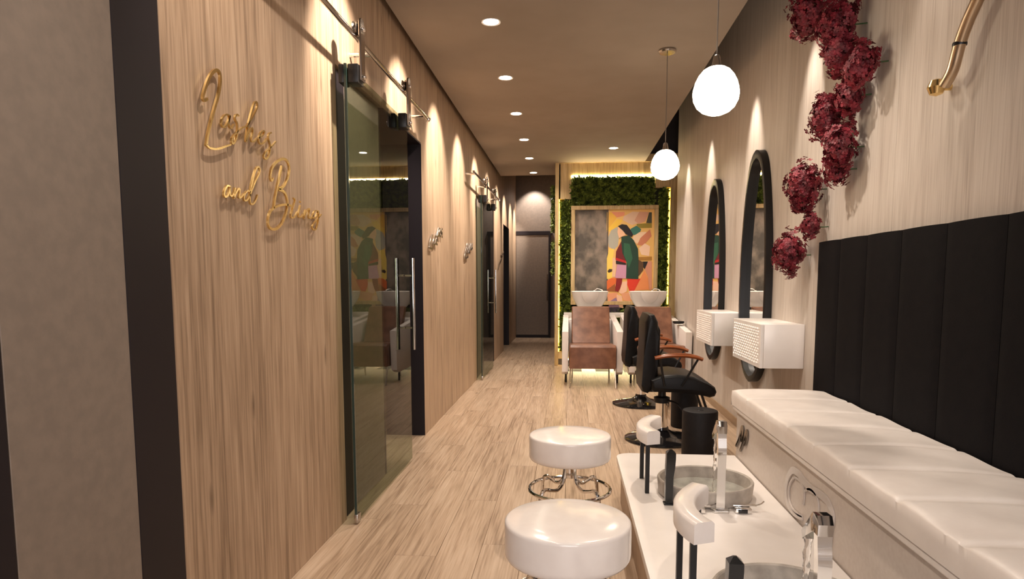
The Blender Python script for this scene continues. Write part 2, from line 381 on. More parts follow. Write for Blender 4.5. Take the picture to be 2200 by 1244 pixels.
# ------------------------------------------------------------------ script signs
def script(name, label, strokes, x0, x1, w, m, cat='sign', pw=None):
    t = thing(name, label, cat)
    for st in strokes:
        tall = max(p[1] for p in st)-min(p[1] for p in st) > .16
        mb = MB(); ribbon(mb, st, x0, x1, w if tall or not callable(w) else (lambda q: .62*w(q))); mb.build('letter', m, t, smooth=30)
    return t
SIGN1 = [[(1.959, 1.748), (1.942, 1.738), (1.933, 1.744), (1.945, 1.77), (1.966, 1.804), (1.992, 1.833), (2.018, 1.849), (2.037, 1.845), (2.038, 1.82), (2.023, 1.777), (1.997, 1.73), (1.972, 1.683), (1.952, 1.641), (1.941, 1.608)], [(1.936, 1.609), (1.959, 1.602), (2.002, 1.608), (2.046, 1.623), (2.087, 1.638)], [(2.087, 1.729), (2.062, 1.726), (2.039, 1.707), (2.036, 1.688), (2.053, 1.686), (2.075, 1.706), (2.088, 1.729), (2.079, 1.704), (2.091, 1.691), (2.112, 1.707)], [(2.147, 1.743), (2.132, 1.743), (2.121, 1.728), (2.135, 1.713), (2.132, 1.685), (2.116, 1.655), (2.097, 1.643), (2.095, 1.657), (2.123, 1.682), (2.163, 1.707), (2.203, 1.722)], [(2.199, 1.721), (2.241, 1.76), (2.279, 1.801), (2.281, 1.82), (2.261, 1.813), (2.232, 1.767), (2.204, 1.714), (2.189, 1.668), (2.209, 1.698), (2.235, 1.723), (2.241, 1.712), (2.228, 1.682), (2.246, 1.68), (2.273, 1.698)], [(2.273, 1.696), (2.312, 1.714), (2.33, 1.731), (2.317, 1.731), (2.296, 1.715), (2.283, 1.692), (2.298, 1.683), (2.329, 1.696), (2.348, 1.712)], [(2.387, 1.74), (2.371, 1.735), (2.36, 1.716), (2.374, 1.691), (2.357, 1.653), (2.333, 1.637), (2.319, 1.645), (2.347, 1.669), (2.389, 1.694), (2.421, 1.716)], [(2.069, 1.503), (2.05, 1.501), (2.032, 1.479), (2.036, 1.466), (2.056, 1.475), (2.071, 1.502), (2.067, 1.478), (2.078, 1.473), (2.096, 1.488)], [(2.102, 1.503), (2.09, 1.467), (2.109, 1.49), (2.129, 1.504), (2.131, 1.491), (2.126, 1.474), (2.146, 1.481), (2.162, 1.492)], [(2.207, 1.503), (2.183, 1.503), (2.16, 1.482), (2.166, 1.469), (2.193, 1.483), (2.239, 1.538), (2.28, 1.582), (2.275, 1.598), (2.253, 1.587), (2.223, 1.541), (2.202, 1.495), (2.204, 1.466), (2.222, 1.464), (2.245, 1.481), (2.259, 1.5)], [(2.466, 1.634), (2.433, 1.572), (2.402, 1.515), (2.383, 1.466)], [(2.388, 1.576), (2.373, 1.566), (2.365, 1.58), (2.383, 1.613), (2.427, 1.644), (2.484, 1.664), (2.522, 1.658), (2.533, 1.63), (2.51, 1.589), (2.469, 1.557), (2.431, 1.543), (2.483, 1.537), (2.506, 1.507), (2.494, 1.466), (2.452, 1.42), (2.395, 1.392), (2.347, 1.392), (2.333, 1.415), (2.355, 1.452), (2.414, 1.478), (2.49, 1.492), (2.547, 1.492)], [(2.564, 1.526), (2.577, 1.518), (2.552, 1.484), (2.533, 1.45), (2.566, 1.452), (2.598, 1.475)], [(2.629, 1.505), (2.606, 1.461), (2.629, 1.458), (2.658, 1.474)], [(2.633, 1.522), (2.628, 1.516)], [(2.679, 1.492), (2.66, 1.455), (2.69, 1.486), (2.723, 1.5), (2.711, 1.466), (2.736, 1.464), (2.765, 1.48)], [(2.822, 1.502), (2.779, 1.497), (2.755, 1.471), (2.782, 1.467), (2.824, 1.498), (2.819, 1.464), (2.794, 1.426), (2.766, 1.417), (2.748, 1.429), (2.789, 1.455), (2.857, 1.491)]]
script('wall_sign', 'gold script lettering reading Lashes and Bring on oak wall', SIGN1, -1.098, -1.091, lambda t: .0076+.003*math.sin(t*PI), GOLD)
SIGN2 = [[(5.245, 1.564), (5.177, 1.52), (5.136, 1.475), (5.13, 1.453), (5.225, 1.452)], [(5.386, 1.579), (5.309, 1.539), (5.267, 1.498), (5.287, 1.483), (5.362, 1.509), (5.406, 1.545), (5.381, 1.502), (5.425, 1.496)], [(5.496, 1.637), (5.451, 1.592), (5.423, 1.557), (5.493, 1.584), (5.53, 1.62)], [(5.554, 1.641), (5.547, 1.61), (5.515, 1.574), (5.565, 1.574)], [(5.65, 1.643), (5.597, 1.619), (5.642, 1.605), (5.616, 1.583), (5.646, 1.571)]]
script('wall_sign', 'small silver script sign nearest after the first glass door', SIGN2, -1.100, -1.090, .016, STEEL)
SIGN3 = [[(7.045, 1.593), (7.015, 1.552), (6.91, 1.487), (6.889, 1.432), (7.099, 1.454)], [(7.179, 1.597), (7.103, 1.535), (7.007, 1.488)], [(7.304, 1.604), (7.226, 1.548), (7.135, 1.493), (7.214, 1.511)], [(7.432, 1.612), (7.352, 1.561), (7.3, 1.537), (7.43, 1.565)]]
script('wall_sign', 'small silver script sign just before the farther glass door', SIGN3, -1.100, -1.090, .02, STEEL)
SIGN4 = [[(11.0, 1.671), (10.754, 1.611), (10.625, 1.617)], [(10.808, 1.608), (10.698, 1.55), (10.381, 1.476), (10.279, 1.432)], [(10.591, 1.546), (10.33, 1.454), (10.178, 1.372)]]
script('wall_sign', 'small silver script sign beyond the farther glass door', SIGN4, -1.100, -1.090, .025, STEEL)

# ------------------------------------------------------------------ ceiling downlights
def downlight(x, y, label=None):
    t = thing('ceiling_downlight', label, 'light', (x,y,ZC), group='recessed ceiling downlights')
    MB().lathe([(.047,-.0005),(.060,-.004),(.060,0),(.047,.0)], 0, 0, 28).build('trim_ring', WHITES, t)
    MB().lathe([(.001,-.002),(.047,-.002),(.047,-.0005)], 0, 0, 24).build('lens', LENS, t)
    return t
names = ['largest and nearest', 'second nearest', 'third nearest', 'fourth nearest', 'fifth nearest', 'farthest']
for i, y in enumerate(DL_Y[5:]):
    downlight((-.496,-.515,-.521,-.525,-.537,-.545)[i], y, names[i]+' recessed downlight of the row over the walkway')
downlight(.525, 8.252, 'single recessed downlight right of the row, before the moss wall')
tag(MB().box(-.80,10.9,3.2,-.62,10.93,3.23,.004).build('ceiling_bracket', STEEL), 'thin grey bar high in the dark void at the corridor end', 'bracket')

# ------------------------------------------------------------------ pendants
def pendant(x, y, zc, label, r=.1):
    t = thing('globe_pendant', label, 'lamp', (x,y,ZC), group='glowing globe pendants')
    d = zc-ZC
    MB().lathe([(.0,0),(.06,0),(.062,-.012),(.055,-.022),(.0,-.024)], 0, 0, 28).build('canopy', STEEL, t)
    MB().tube([(0,0,-.02),(.001,0,-.3),(-.001,0,d+r*1.3)], .003, 6).build('cord', CORD, t)
    MB().lathe([(.008,d+r*1.55),(.014,d+r*1.5),(.022,d+r*1.12),(.030,d+r*1.0),(.03,d+r*.97)], 0, 0, 20).build('lamp_cap', STEEL, t)
    pr = [(.028,d+r*1.03),(.04,d+r*.99),(.058,d+r*.88),(.076,d+r*.66),(.09,d+r*.38),(.098,d+r*.08),(.1,d-r*.12),(.096,d-r*.4),(.082,d-r*.68),(.06,d-r*.88),(.032,d-r*1.0),(.001,d-r*1.04)]
    MB().lathe([(a*r/.1,b) for a,b in pr], 0, 0, 36).build('glass_globe', GLOBE, t)
pendant(.672, 4.833, 2.012, 'farther glowing white globe pendant on thin cord with visible canopy')
pendant(.640, 3.06, 2.03, 'nearer and larger glowing white globe pendant')

# ------------------------------------------------------------------ feature wall
FY = 9.22
tf = struct('wall_feature', 'light timber framed feature wall holding foliage and art')
def fbox(x0, x1, z0, z1, y0=FY, y1=FY+.1, m=GOLDW, name='timber_board', lab=None):
    return MB().box(x0, y0, z0, x1, y1, z1, .003, 1).build(name, m, tf, smooth=0, label=lab)
fbox(-.20,-.15,0,2.8,FY-.02)
fbox(-.13,.02,2.31,2.8); fbox(.02,1.16,2.63,2.8); fbox(1.16,1.36,2.45,2.8); fbox(1.36,1.5,0,2.8)
fbox(-.15,1.36,.10,.20,FY-.02,FY+.1); fbox(-.2,1.5,2.795,2.9,FY-.02,FY+.1)
MB().box(-.15,FY+.06,.2,1.36,FY+.1,2.65).build('backing_board', mat('dark green backing', srgb(30,36,14), .8), tf)
tag(MB().box(-.149,FY+.0,.2,-.137,FY+.03,2.31).build('strip_light', LEDY), 'glowing yellow vertical strip light left of the foliage', 'light')
tag(MB().box(.025,FY-.01,2.606,1.15,FY+.03,2.626).build('strip_light', LEDW), 'bright horizontal strip light above the foliage band', 'light')
tag(MB().box(1.345,FY+.0,.3,1.358,FY+.03,2.44).build('strip_light', LEDY), 'glowing yellow vertical strip light right of the foliage', 'light')
l2 = MB().box(-.05,FY-.04,.085,1.33,FY-.01,.099).build('floor_strip_light', LEDW)
tag(l2, 'warm white strip light under the feature wall plinth', 'light')
def leaves(name, boxes, n, size, m, norm=(0,-1,0), spread=.9):
    """many small bent leaves scattered in boxes (x0,y0,z0,x1,y1,z1)"""
    vol = np.array([max(1e-6,(b[3]-b[0]+.02)*(b[5]-b[2])) for b in boxes]); cnt = (n*vol/vol.sum()).astype(int)
    V = []; F = []
    base = 0
    for b, c in zip(boxes, cnt):
        p = np.stack([rng.uniform(b[i], b[i+3], c) for i in range(3)], 1)
        s = rng.uniform(.55, 1.3, c)*size
        d = rng.normal(size=(c,3))*spread+np.array(norm); d /= np.linalg.norm(d, axis=1)[:,None]
        u = np.cross(d, rng.normal(size=(c,3))); u /= np.linalg.norm(u, axis=1)[:,None]
        wv = np.cross(d, u)
        q = np.stack([p, p+d*s[:,None]*.5+u*s[:,None]*.28+wv*s[:,None]*.1, p+d*s[:,None], p+d*s[:,None]*.5-u*s[:,None]*.28+wv*s[:,None]*.1], 1)
        V.append(q.reshape(-1,3)); idx = base+np.arange(c)[:,None]*4
        F.append(np.concatenate([idx+[[0,1,2]], idx+[[0,2,3]]])); base += c*4
    V = np.concatenate(V); F = np.concatenate(F)
    me = bpy.data.meshes.new(name); me.from_pydata(V.tolist(), [], F.tolist()); me.materials.append(m)
    o = bpy.data.objects.new(name, me); C.objects.link(o); return o
y0, y1 = FY+.01, FY+.07
y0 = FY-.015; y1 = FY+.03
for bx, n, lab in (((-.108,y0,.25,.0,y1,2.27), 4200, 'tall left strip of green foliage beside the yellow light'),
                   ((.04,y0,2.24,1.13,y1,2.585), 7600, 'wide band of green foliage above the framed picture'),
                   ((1.23,y0,.25,1.318,y1,2.42), 3600, 'tall right strip of green foliage beside the framed picture'),
                   ((.05,y0,.28,1.18,y1,.80), 4200, 'low foliage under the picture between the washing units')):
    tag(leaves('foliage_panel', [bx], int(n*1.25), .06, MOSS, spread=.75), lab, 'foliage', 'living wall foliage', kind='stuff')
o = leaves('hanging_foliage', [(-.245,9.5,1.9,-.215,9.8,2.55),(-.235,9.5,1.3,-.215,9.7,1.75)], 1600, .045, MOSS, (-.6,0,-.3))
tag(o, 'narrow strip of leaves on the corridor side of the feature wall', 'foliage', kind='stuff')
# framed art
ta = thing('framed_picture', 'tall gold framed picture with grey panel left of a woman in green coat', 'picture', (0,0,0))
ay = FY-.02
ax0, ax1, az0, az1 = .02, 1.205, .86, 2.215
for (a,b,c,d) in ((ax0,ax1,az1-.055,az1),(ax0,ax1,az0,az0+.05),(ax0,ax0+.055,az0+.05,az1-.055),(ax1-.055,ax1,az0+.05,az1-.055)):
    MB().box(a,ay-.03,c,b,ay+.05,d,.003,1).build('frame_bar', GOLDW, ta, smooth=0)
GREYP = noisy('weathered grey picture print', srgb(82,76,68), srgb(140,126,112), (7,7,5), .6, 0, detail=8, lo=.4, hi=.62)
MB().box(ax0+.055,ay+.0,az0+.05,.515,ay+.02,az1-.055).build('grey_panel', GREYP, ta, smooth=0, label='weathered grey printed panel')
MB().box(.515,ay-.004,az0+.05,.53,ay+.02,az1-.055).build('divider', mat('grey divider', srgb(84,74,68), .5), ta, smooth=0)
ART = [ # colour, outline on the picture plane (x,z)
 ((236,190,110), [[(0.508, 2.136), (1.119, 2.13), (1.145, 0.706), (0.526, 0.704)]]),
 ((240,186,70), [[(0.509, 2.125), (0.604, 2.124), (0.645, 2.052), (0.567, 1.947), (0.51, 1.882)]]),
 ((232,150,110), [[(0.565, 2.129), (0.749, 2.127), (0.743, 2.077), (0.645, 2.052)]]),
 ((245,200,70), [[(0.574, 1.954), (0.645, 2.032), (0.725, 2.018), (0.673, 1.946), (0.608, 1.894), (0.513, 1.855), (0.512, 1.895)]]),
 ((226,190,160), [[(0.737, 2.07), (0.854, 2.131), (0.985, 2.124), (0.923, 1.97), (0.844, 1.951), (0.725, 2.018)]]),
 ((214,160,130), [[(0.946, 2.13), (1.077, 2.123), (1.027, 1.996), (0.936, 1.964), (0.882, 2.01)]]),
 ((66,64,44), [[(1.077, 2.119), (1.114, 2.119), (1.117, 1.969), (1.04, 1.976)]]),
 ((150,130,40), [[(0.91, 1.964), (1.116, 1.975), (1.118, 1.91), (0.924, 1.905)]]),
 ((56,116,100), [[(0.832, 1.899), (0.91, 1.941), (0.976, 1.891), (0.951, 1.832), (0.879, 1.813), (0.826, 1.84)]]),
 ((176,172,156), [[(0.568, 1.881), (0.653, 1.927), (0.675, 1.788), (0.664, 1.669), (0.611, 1.616), (0.538, 1.656), (0.523, 1.776)]]),
 ((240,206,170), [[(0.873, 1.8), (0.951, 1.852), (1.043, 1.858), (1.043, 1.812), (0.914, 1.694), (0.86, 1.76)]]),
 ((206,130,96), [[(0.965, 1.773), (1.094, 1.89), (1.116, 1.798), (1.007, 1.667), (0.927, 1.681)]]),
 ((244,206,176), [[(0.948, 1.634), (1.026, 1.7), (1.099, 1.66), (1.088, 1.528), (0.982, 1.548)]]),
 ((244,210,96), [[(0.545, 1.63), (0.611, 1.629), (0.594, 1.444), (0.628, 1.363), (0.59, 1.217), (0.518, 1.217), (0.515, 1.497)]]),
 ((232,190,150), [[(0.593, 1.51), (0.653, 1.496), (0.63, 1.243), (0.59, 1.243)]]),
 ((60,40,20), [[(0.525, 1.324), (0.548, 1.353), (0.591, 1.35), (0.586, 1.317), (0.542, 1.3)]]),
 ((170,120,46), [[(0.937, 1.515), (1.125, 1.521), (1.126, 1.471), (0.944, 1.471)]]),
 ((26,24,22), [[(0.997, 1.453), (1.074, 1.455), (1.036, 1.346), (1.009, 1.376)]]),
 ((96,66,36), [[(0.937, 1.482), (1.011, 1.442), (1.012, 1.336), (0.954, 1.256), (0.935, 1.256)]]),
 ((240,150,90), [[(1.026, 1.336), (1.08, 1.229), (1.094, 1.069), (0.898, 1.056), (0.884, 1.096), (0.975, 1.229)]]),
 ((216,150,120), [[(1.076, 1.455), (1.126, 1.455), (1.133, 1.069), (1.096, 1.069), (1.08, 1.242), (1.032, 1.346)]]),
 ((226,110,50), [[(0.518, 1.19), (0.577, 1.23), (0.65, 1.23), (0.638, 1.15), (0.552, 1.069), (0.52, 1.069)]]),
 ((160,90,40), [[(0.52, 1.069), (0.631, 1.15), (0.646, 1.042), (0.525, 1.049)]]),
 ((226,60,34), [[(0.796, 1.219), (0.977, 1.219), (0.892, 1.049), (0.832, 1.042), (0.797, 1.136)]]),
 ((140,24,26), [[(0.65, 1.223), (0.73, 1.223), (0.718, 1.109), (0.672, 1.036), (0.632, 1.056)]]),
 ((248,200,170), [[(0.73, 1.176), (0.797, 1.183), (0.792, 1.042), (0.719, 1.009), (0.686, 1.029)]]),
 ((232,160,120), [[(0.521, 1.015), (0.659, 1.029), (0.687, 0.948), (0.594, 0.894), (0.541, 0.908)]]),
 ((236,170,130), [[(0.713, 1.016), (0.898, 1.042), (0.939, 0.982), (0.834, 0.908), (0.754, 0.922)]]),
 ((240,196,166), [[(0.653, 1.002), (0.726, 0.982), (0.749, 0.814), (0.675, 0.827)]]),
 ((150,120,150), [[(0.561, 0.908), (0.647, 0.962), (0.695, 0.827), (0.542, 0.82)]]),
 ((50,34,54), [[(0.555, 0.813), (0.702, 0.821), (0.697, 0.733), (0.563, 0.732)]]),
 ((206,150,176), [[(0.654, 1.417), (0.784, 1.406), (0.779, 1.223), (0.63, 1.23)]]),
 ((110,24,26), [[(0.709, 1.735), (0.638, 1.59), (0.633, 1.483), (0.775, 1.443), (0.773, 1.602)]]),
 ((196,36,34), [[(0.637, 1.507), (0.775, 1.463), (0.776, 1.432), (0.637, 1.473)]]),
 ((34,20,20), [[(0.637, 1.467), (0.776, 1.432), (0.776, 1.406), (0.64, 1.423)]]),
 ((26,62,44), [[(0.708, 1.788), (0.807, 1.811), (0.874, 1.747), (0.935, 1.628), (0.944, 1.495), (0.946, 1.213), (0.779, 1.223), (0.783, 1.443), (0.724, 1.576), (0.709, 1.695)]]),
 ((44,96,66), [[(0.742, 1.708), (0.822, 1.694), (0.864, 1.496), (0.814, 1.363), (0.786, 1.443), (0.745, 1.549)]]),
 ((240,190,150), [[(0.663, 1.926), (0.716, 1.906), (0.765, 1.814), (0.708, 1.79), (0.678, 1.772), (0.661, 1.821), (0.653, 1.861)]]),
 ((26,18,20), [[(0.66, 1.936), (0.712, 1.962), (0.778, 1.952), (0.825, 1.892), (0.866, 1.819), (0.847, 1.789), (0.767, 1.827), (0.72, 1.88), (0.687, 1.907)]]),
]
mb = MB(); mats = []
for i, (c, st) in enumerate(ART):
    pts = st[0]; yy = ay-.0002-.0003*i
    if i == 0: pts = [(.53,az0+.05),(.53,az1-.055),(ax1-.055,az1-.055),(ax1-.055,az0+.05)]
    n0 = len(mb.bm.faces); mb.prism([(a*(ay/9.2), b) for a, b in pts] if i else pts, yy, ay+.018, 'y')
    mb.bm.faces.ensure_lookup_table()
    for f in mb.bm.faces[n0:]: f.material_index = i
    mats.append(mat('picture paint', srgb(*c), .55))
mb.build('painted_panel', mats, ta, smooth=0, label='painted panel of a walking woman in green coat')

# ------------------------------------------------------------------ backwash chairs
def backwash(cx, label, wr_=.0):
    t = thing('backwash_unit', label, 'chair', (cx,0,0), group='washing units before the moss wall')
    # leather shell: backrest
    MB().prism([(8.02,.44),(8.12,.40),(8.38,.84),(8.36,.87),(8.28,.86)], -.235, .235, 'x', .018, 3).build('backrest', BRLEA, t)
    MB().prism([(7.34,.21),(7.34,.45),(7.37,.475),(8.1,.43),(8.12,.36),(7.5,.20)], -.262, .262, 'x', .016, 3).build('seat', BRLEA, t)
    for sx in (-1,1):
        MB().tube([(sx*.25,7.40,.25),(sx*.255,7.27,.0)], .009, 8).build('leg', CHROME, t)
        MB().tube([(sx*.225,8.0,.25),(sx*.225,8.05,.0)], .009, 8).build('leg', CHROME, t)
        # sloping white side arm
        x0 = sx*.345 if sx < 0 else .272; x1 = -.272 if sx < 0 else .345
        if sx > 0 and wr_: x1 -= wr_; 
        MB().prism([(7.42,.62),(7.45,.16),(7.55,.12),(8.88,.12),(8.88,.735)], x0, x1, 'x', .006, 2).build('side_arm', WHITES, t)
    for sx in (-1,1): MB().tube([(sx*.30,7.7,.13),(sx*.30,7.7,0)], .012, 8).build('foot', BLKMET, t)
    MB().box(-.27,8.45,.12,.27,8.89,.70,.01,2).build('pedestal', WHITES, t)
    # ceramic bowl: lofted rounded rectangle with a neck recess in the front rim
    def ring(hw, hd, z, cyy, notch=0, k=3.2, n=40):
        out = []
        for j in range(n):
            a = 2*PI*j/n; c, s_ = math.cos(a), math.sin(a)
            x = hw*math.copysign(abs(c)**(2/k), c); y = cyy+hd*math.copysign(abs(s_)**(2/k), s_)
            zz = z-(notch*math.exp(-(x/.085)**4) if s_ < 0 else 0)
            out.append((x, y, zz))
        return out
    rows = [ring(.06,.06,.77,8.72), ring(.10,.10,.80,8.72), ring(.17,.17,.87,8.72,.0,2.6), ring(.222,.21,.96,8.72), ring(.246,.225,1.052,8.72), ring(.24,.22,1.056,8.72),
            ring(.224,.20,1.045,8.72), ring(.19,.17,.96,8.72,0,2.6), ring(.13,.12,.89,8.72,0,2.3), ring(.03,.03,.87,8.72,0,2)]
    MB().grid(rows, closed_u=True, cap=True).build('wash_bowl', CERAM, t, smooth=50)
    MB().grid([[(a*.115*math.cos(2*PI*j/24), 8.515+a*.05*math.sin(2*PI*j/24), 1.054-.155*(1-a*a)**.5) for j in range(24)] for a in (1,.97,.9,.8,.65,.45,.2,.02)], closed_u=True, cap=True).build('neck_rest', CERAM, t, smooth=60)
    MB().lathe([(.07,.69),(.05,.73),(.06,.78)], 0, 8.72, 20).build('bowl_neck', BLKMET, t)
    fa = MB().tube(smooth_path([(.17,8.88,1.03),(.17,8.88,1.07),(.10,8.84,1.09),(.06,8.80,1.06)]), .009, 8).build('mixer_tap', CHROME, t)
    MB().box(.19,8.5,.80,.235,8.56,.86,.01).build('hose_holder', BLKMET, t)
    return t
tag(MB().box(-.07,8.90,.70,1.36,8.96,.765,.004,2).build('connecting_shelf', WHITES), 'thin white shelf joining the two washing units behind the chairs', 'shelf')
backwash(.268, 'brown leather washing chair with white bowl, left of the two')
backwash(1.025, 'brown leather washing chair with white bowl, partly behind the black chairs')

# ------------------------------------------------------------------ salon hydraulic chairs (face +x)
def salon_chair(x, y, label, rz=0):
    t = thing('salon_chair', label, 'chair', (x,y,0), rz, 'black styling chairs')
    MB().lathe([(.0,0),(.27,0),(.275,.008),(.272,.016),(.25,.024),(.16,.04),(.09,.058),(.055,.08),(.05,.10),(.0,.10)], 0, 0, 48).build('base', BLKGLO, t)
    MB().lathe([(.045,.09),(.045,.30),(.047,.31),(.03,.312)], 0, 0, 24).build('column', CHROME, t)
    MB().lathe([(.055,.285),(.06,.29),(.06,.325),(.03,.335),(.026,.44)], 0, 0, 20).build('collar', BLKMET, t)
    MB().tube(smooth_path([(.04,-.05,.31),(.10,-.11,.29),(.15,-.13,.22)]), .008, 8).build('pump_lever', BLKMET, t)
    MB().box(-.12,-.14,.385,.16,.14,.41,.006).build('seat_plate', BLKMET, t)
    seat = [(-.15,.415),(-.13,.40),(.10,.40),(.25,.385),(.33,.365),(.37,.375),(.385,.405),(.37,.44),(.31,.475),(.20,.515),(.06,.53),(-.08,.52),(-.16,.49)]
    seat = [(a*.86+.02, b_) for a, b_ in seat]
    MB().prism(seat, -.25, .25, 'y', .03, 4).build('seat', BLKLEA, t)
    back = [(-.17,.43),(-.22,.385),(-.265,.40),(-.27,.45),(-.255,.66),(-.25,.90),(-.225,.955),(-.18,.955),(-.15,.90),(-.145,.80),(-.155,.70),(-.15,.60),(-.14,.50)]
    b = MB().prism([(q[0]*.92+.072,q[1]) for q in back], -.225, .225, 'y', .03, 4).build('backrest', BLKLEA, t)
    MB().prism([(-.070,.55),(-.045,.60),(-.043,.84),(-.070,.90),(-.095,.72)], -.17, .17, 'y', .015, 3).build('back_pad', BLKLEA, b)
    for s in (-1,1):
        yy = s*.285
        pts = smooth_path([(-.095,yy,.652),(-.02,yy,.668),(.09,yy,.674),(.18,yy,.664),(.235,yy,.645)])
        n = len(pts); rr = [.022+.005*math.sin(PI*i/(n-1)) for i in range(n)]
        MB().tube(pts, rr, 12, flat=.6).build('armrest', WALNUT, t)
        MB().tube([(.205,yy,.648),(.10,s*.262,.45)], .008, 8).build('arm_support', BLKMET, t)
        MB().tube([(-.06,yy,.655),(-.02,s*.262,.45)], .008, 8).build('arm_support', BLKMET, t)
    for s in (-1,1):
        MB().tube(smooth_path([(.26,s*.13,.385),(.29,s*.13,.30),(.33,s*.13,.19)]), .010, 8).build('footrest_arm', BLKMET, t)
    MB().tube([(.33,-.17,.19),(.33,.17,.19)], .014, 10).build('footrest_bar', STEEL, t)
    return t
salon_chair(.70, 4.95, 'nearer black salon chair with wooden armrests on round black base')
salon_chair(.70, 6.38, 'farther black salon chair with wooden armrests on round black base')

# black cylinders
def cyl(x, y, h, r, label):
    t = thing('cylinder_stool', label, 'stool', (x,y,0), group='black cylinders beside the styling chairs')
    MB().lathe([(0,0),(r-.006,0),(r,.006),(r,h-.012),(r-.004,h-.003),(r-.012,h),(.03,h-.003),(0,h-.003)], 0, 0, 40).build('body', BLKCYL, t)
    MB().box(-.02,-.012,h-.006,.02,.012,h+.001,.003).build('finger_slot', BLKGLO, t)
cyl(.855, 4.30, .36, .113, 'nearer black cylinder stool just behind the pedicure platform')
cyl(.95, 5.42, .324, .108, 'farther black cylinder stool beside the styling chair base')

# ------------------------------------------------------------------ mirrors
def outline(cy, z0, z1, hw, n=72):
    ks = [(0,0),(.012,.26),(.04,.50),(.09,.72),(.16,.88),(.26,.98),(.38,1.0),(.50,.985),(.62,.93),(.74,.82),(.84,.69),(.92,.54),(.965,.38),(.99,.20),(1,0)]
    P = smooth_path([(w,t) for t, w in ks], 5); L = [(cy+p.x*hw, z0+(z1-z0)*p.y) for p in P]; Rr = [(cy-p.x*hw, z0+(z1-z0)*p.y) for p in P[::-1]][1:-1]
    return L+Rr
def mirror(cy, label):
    t = thing('wall_mirror', label, 'mirror', (0,0,0), group='tall black framed wall mirrors')
    o = outline(cy, .444, 2.135, .345); i = outline(cy, .485, 2.075, .312)
    rows = [[(x,a,b) for a,b in pts] for x, pts in ((XR,o),(1.337,o),(1.335,[(p[0]*.9+q[0]*.1,p[1]*.9+q[1]*.1) for p,q in zip(o,i)]),(1.335,i),(1.374,i),(XR,i))]
    MB().grid(rows, closed_u=True).build('frame', BLKMET, t, smooth=40)
    bm = MB(); vs_ = [bm.bm.verts.new((1.374,a,b)) for a,b in i]; bm.bm.faces.new(vs_); bm.build('mirror_glass', MIRR, t, smooth=0)
mirror(4.985, 'nearer tall egg shaped mirror in deep black frame')
mirror(6.36, 'farther tall egg shaped mirror in deep black frame')

# ------------------------------------------------------------------ wall consoles
def console(y, label, ln=.65):
    t = thing('wall_console', label, 'drawer', (0,y,0), group='white wall drawers under the mirrors')
    MB().box(1.152,0,.675,XR-.001,ln,.938,.003,2).build('body', WHITES, t)
    fr = MB().box(1.132,0,.675,1.151,ln,.938,.002,1).build('drawer_front', WHITES, t)
    mb = MB(); ny, nz = 26, 13
    for a in range(ny):
        for b in range(nz):
            cy = .03+(ln-.06)*(a+.5)/ny; cz = .695+(.223)*(b+.5)/nz; hy = (ln-.06)/ny*.46; hz = .223/nz*.44
            d = .0055 if (a+b) % 2 else .003
            f = [mb.bm.verts.new(p) for p in ((1.1325,cy-hy,cz-hz),(1.1325,cy+hy,cz-hz),(1.1325,cy+hy,cz+hz),(1.1325,cy-hy,cz+hz),(1.132-d,cy-hy*.5,cz+(-.5 if (a+b)%2 else .2)*hz),(1.132-d,cy+hy*.5,cz+(.2 if (a+b)%2 else -.5)*hz))]
            for q in ((0,1,5,4),(1,2,5),(2,3,4,5),(3,0,4)): mb.bm.faces.new([f[k] for k in q])
    mb.build('relief_pattern', WHITES, fr, smooth=0, kind='stuff')
console(3.988, 'nearer white wall drawer box with textured front, below near mirror', .65)
console(5.335, 'farther white wall drawer box with textured front', .62)
# tray on the wash arm
o = MB().lathe([(.0,.0),(.05,.0),(.07,.015),(.065,.03),(.0,.034)], 0, 0, 24).build('black_dish', BLKLEA, loc=(1.30,7.95,.682))
tag(o, 'small black cushion resting on the right white arm', 'dish')

# ------------------------------------------------------------------ bench
tb = thing('bench', 'long white upholstered bench along the right wall', 'bench')
MB().box(.905,.3,0,XR-.002,3.575,.50,.004,2).build('bench_base', WHITEB, tb)
MB().box(.888,.3,.50,XR-.002,3.60,.527,.008,3).build('seat_board', WHITEF, tb, label='white rolled piping board')
seams = [3.6-.30*k for k in range(1,12)]
def cz(y, u):
    d = min(abs(y-(s-.06*u)) for s in seams)
    return .614+.010*math.sin(PI*u)-.007*math.exp(-(d/.014)**2)+.0035*math.sin(y*17+u*3)*math.sin(u*5+y*3)
rows = []
for j in range(0, 331):
    y = .3+3.3*j/330; r = []
    e = max(0, (y-3.54)/.06); dz = -.012*e*e
    for k in range(29):
        if k < 4: x = .884-.0; z = .527+(.078)*(k/3); r.append((x+ -.004*math.sin(PI*k/4)+.003*math.sin(y*11)*0, y, z+dz*0))
        else:
            u = (k-4)/24; x = .888+(XR-.045-.888)*u; z = cz(y, u)-(.002 if u == 0 else 0); r.append((x, y, z+dz))
    rows.append(r)
mb = MB(); mb.grid(rows)
last = rows[-1]; 
low = [(p[0], 3.605, .527) for p in last]
mb.grid([last, [(p[0], 3.605, p[2]-.012) for p in last[:]], low])
mb.build('seat_cushion', WHITEF, tb, smooth=60)
LOGO = [[(3.549, 0.312), (3.494, 0.36), (3.459, 0.413), (3.44, 0.437), (3.42, 0.435), (3.422, 0.404), (3.442, 0.367), (3.46, 0.38)], [(3.463, 0.309), (3.419, 0.357), (3.377, 0.406), (3.349, 0.437), (3.34, 0.424), (3.353, 0.382), (3.385, 0.357)]]
emb = thing('bench_emblem', 'dark chrome monogram near the far end of the bench front', 'emblem')
for st in LOGO:
    mb = MB(); ribbon(mb, st, .904, .896, lambda t: .012+.012*math.sin(t*PI)); mb.build('stroke', mat('dark chrome', (.25,.23,.21,1), .12, 1), emb)
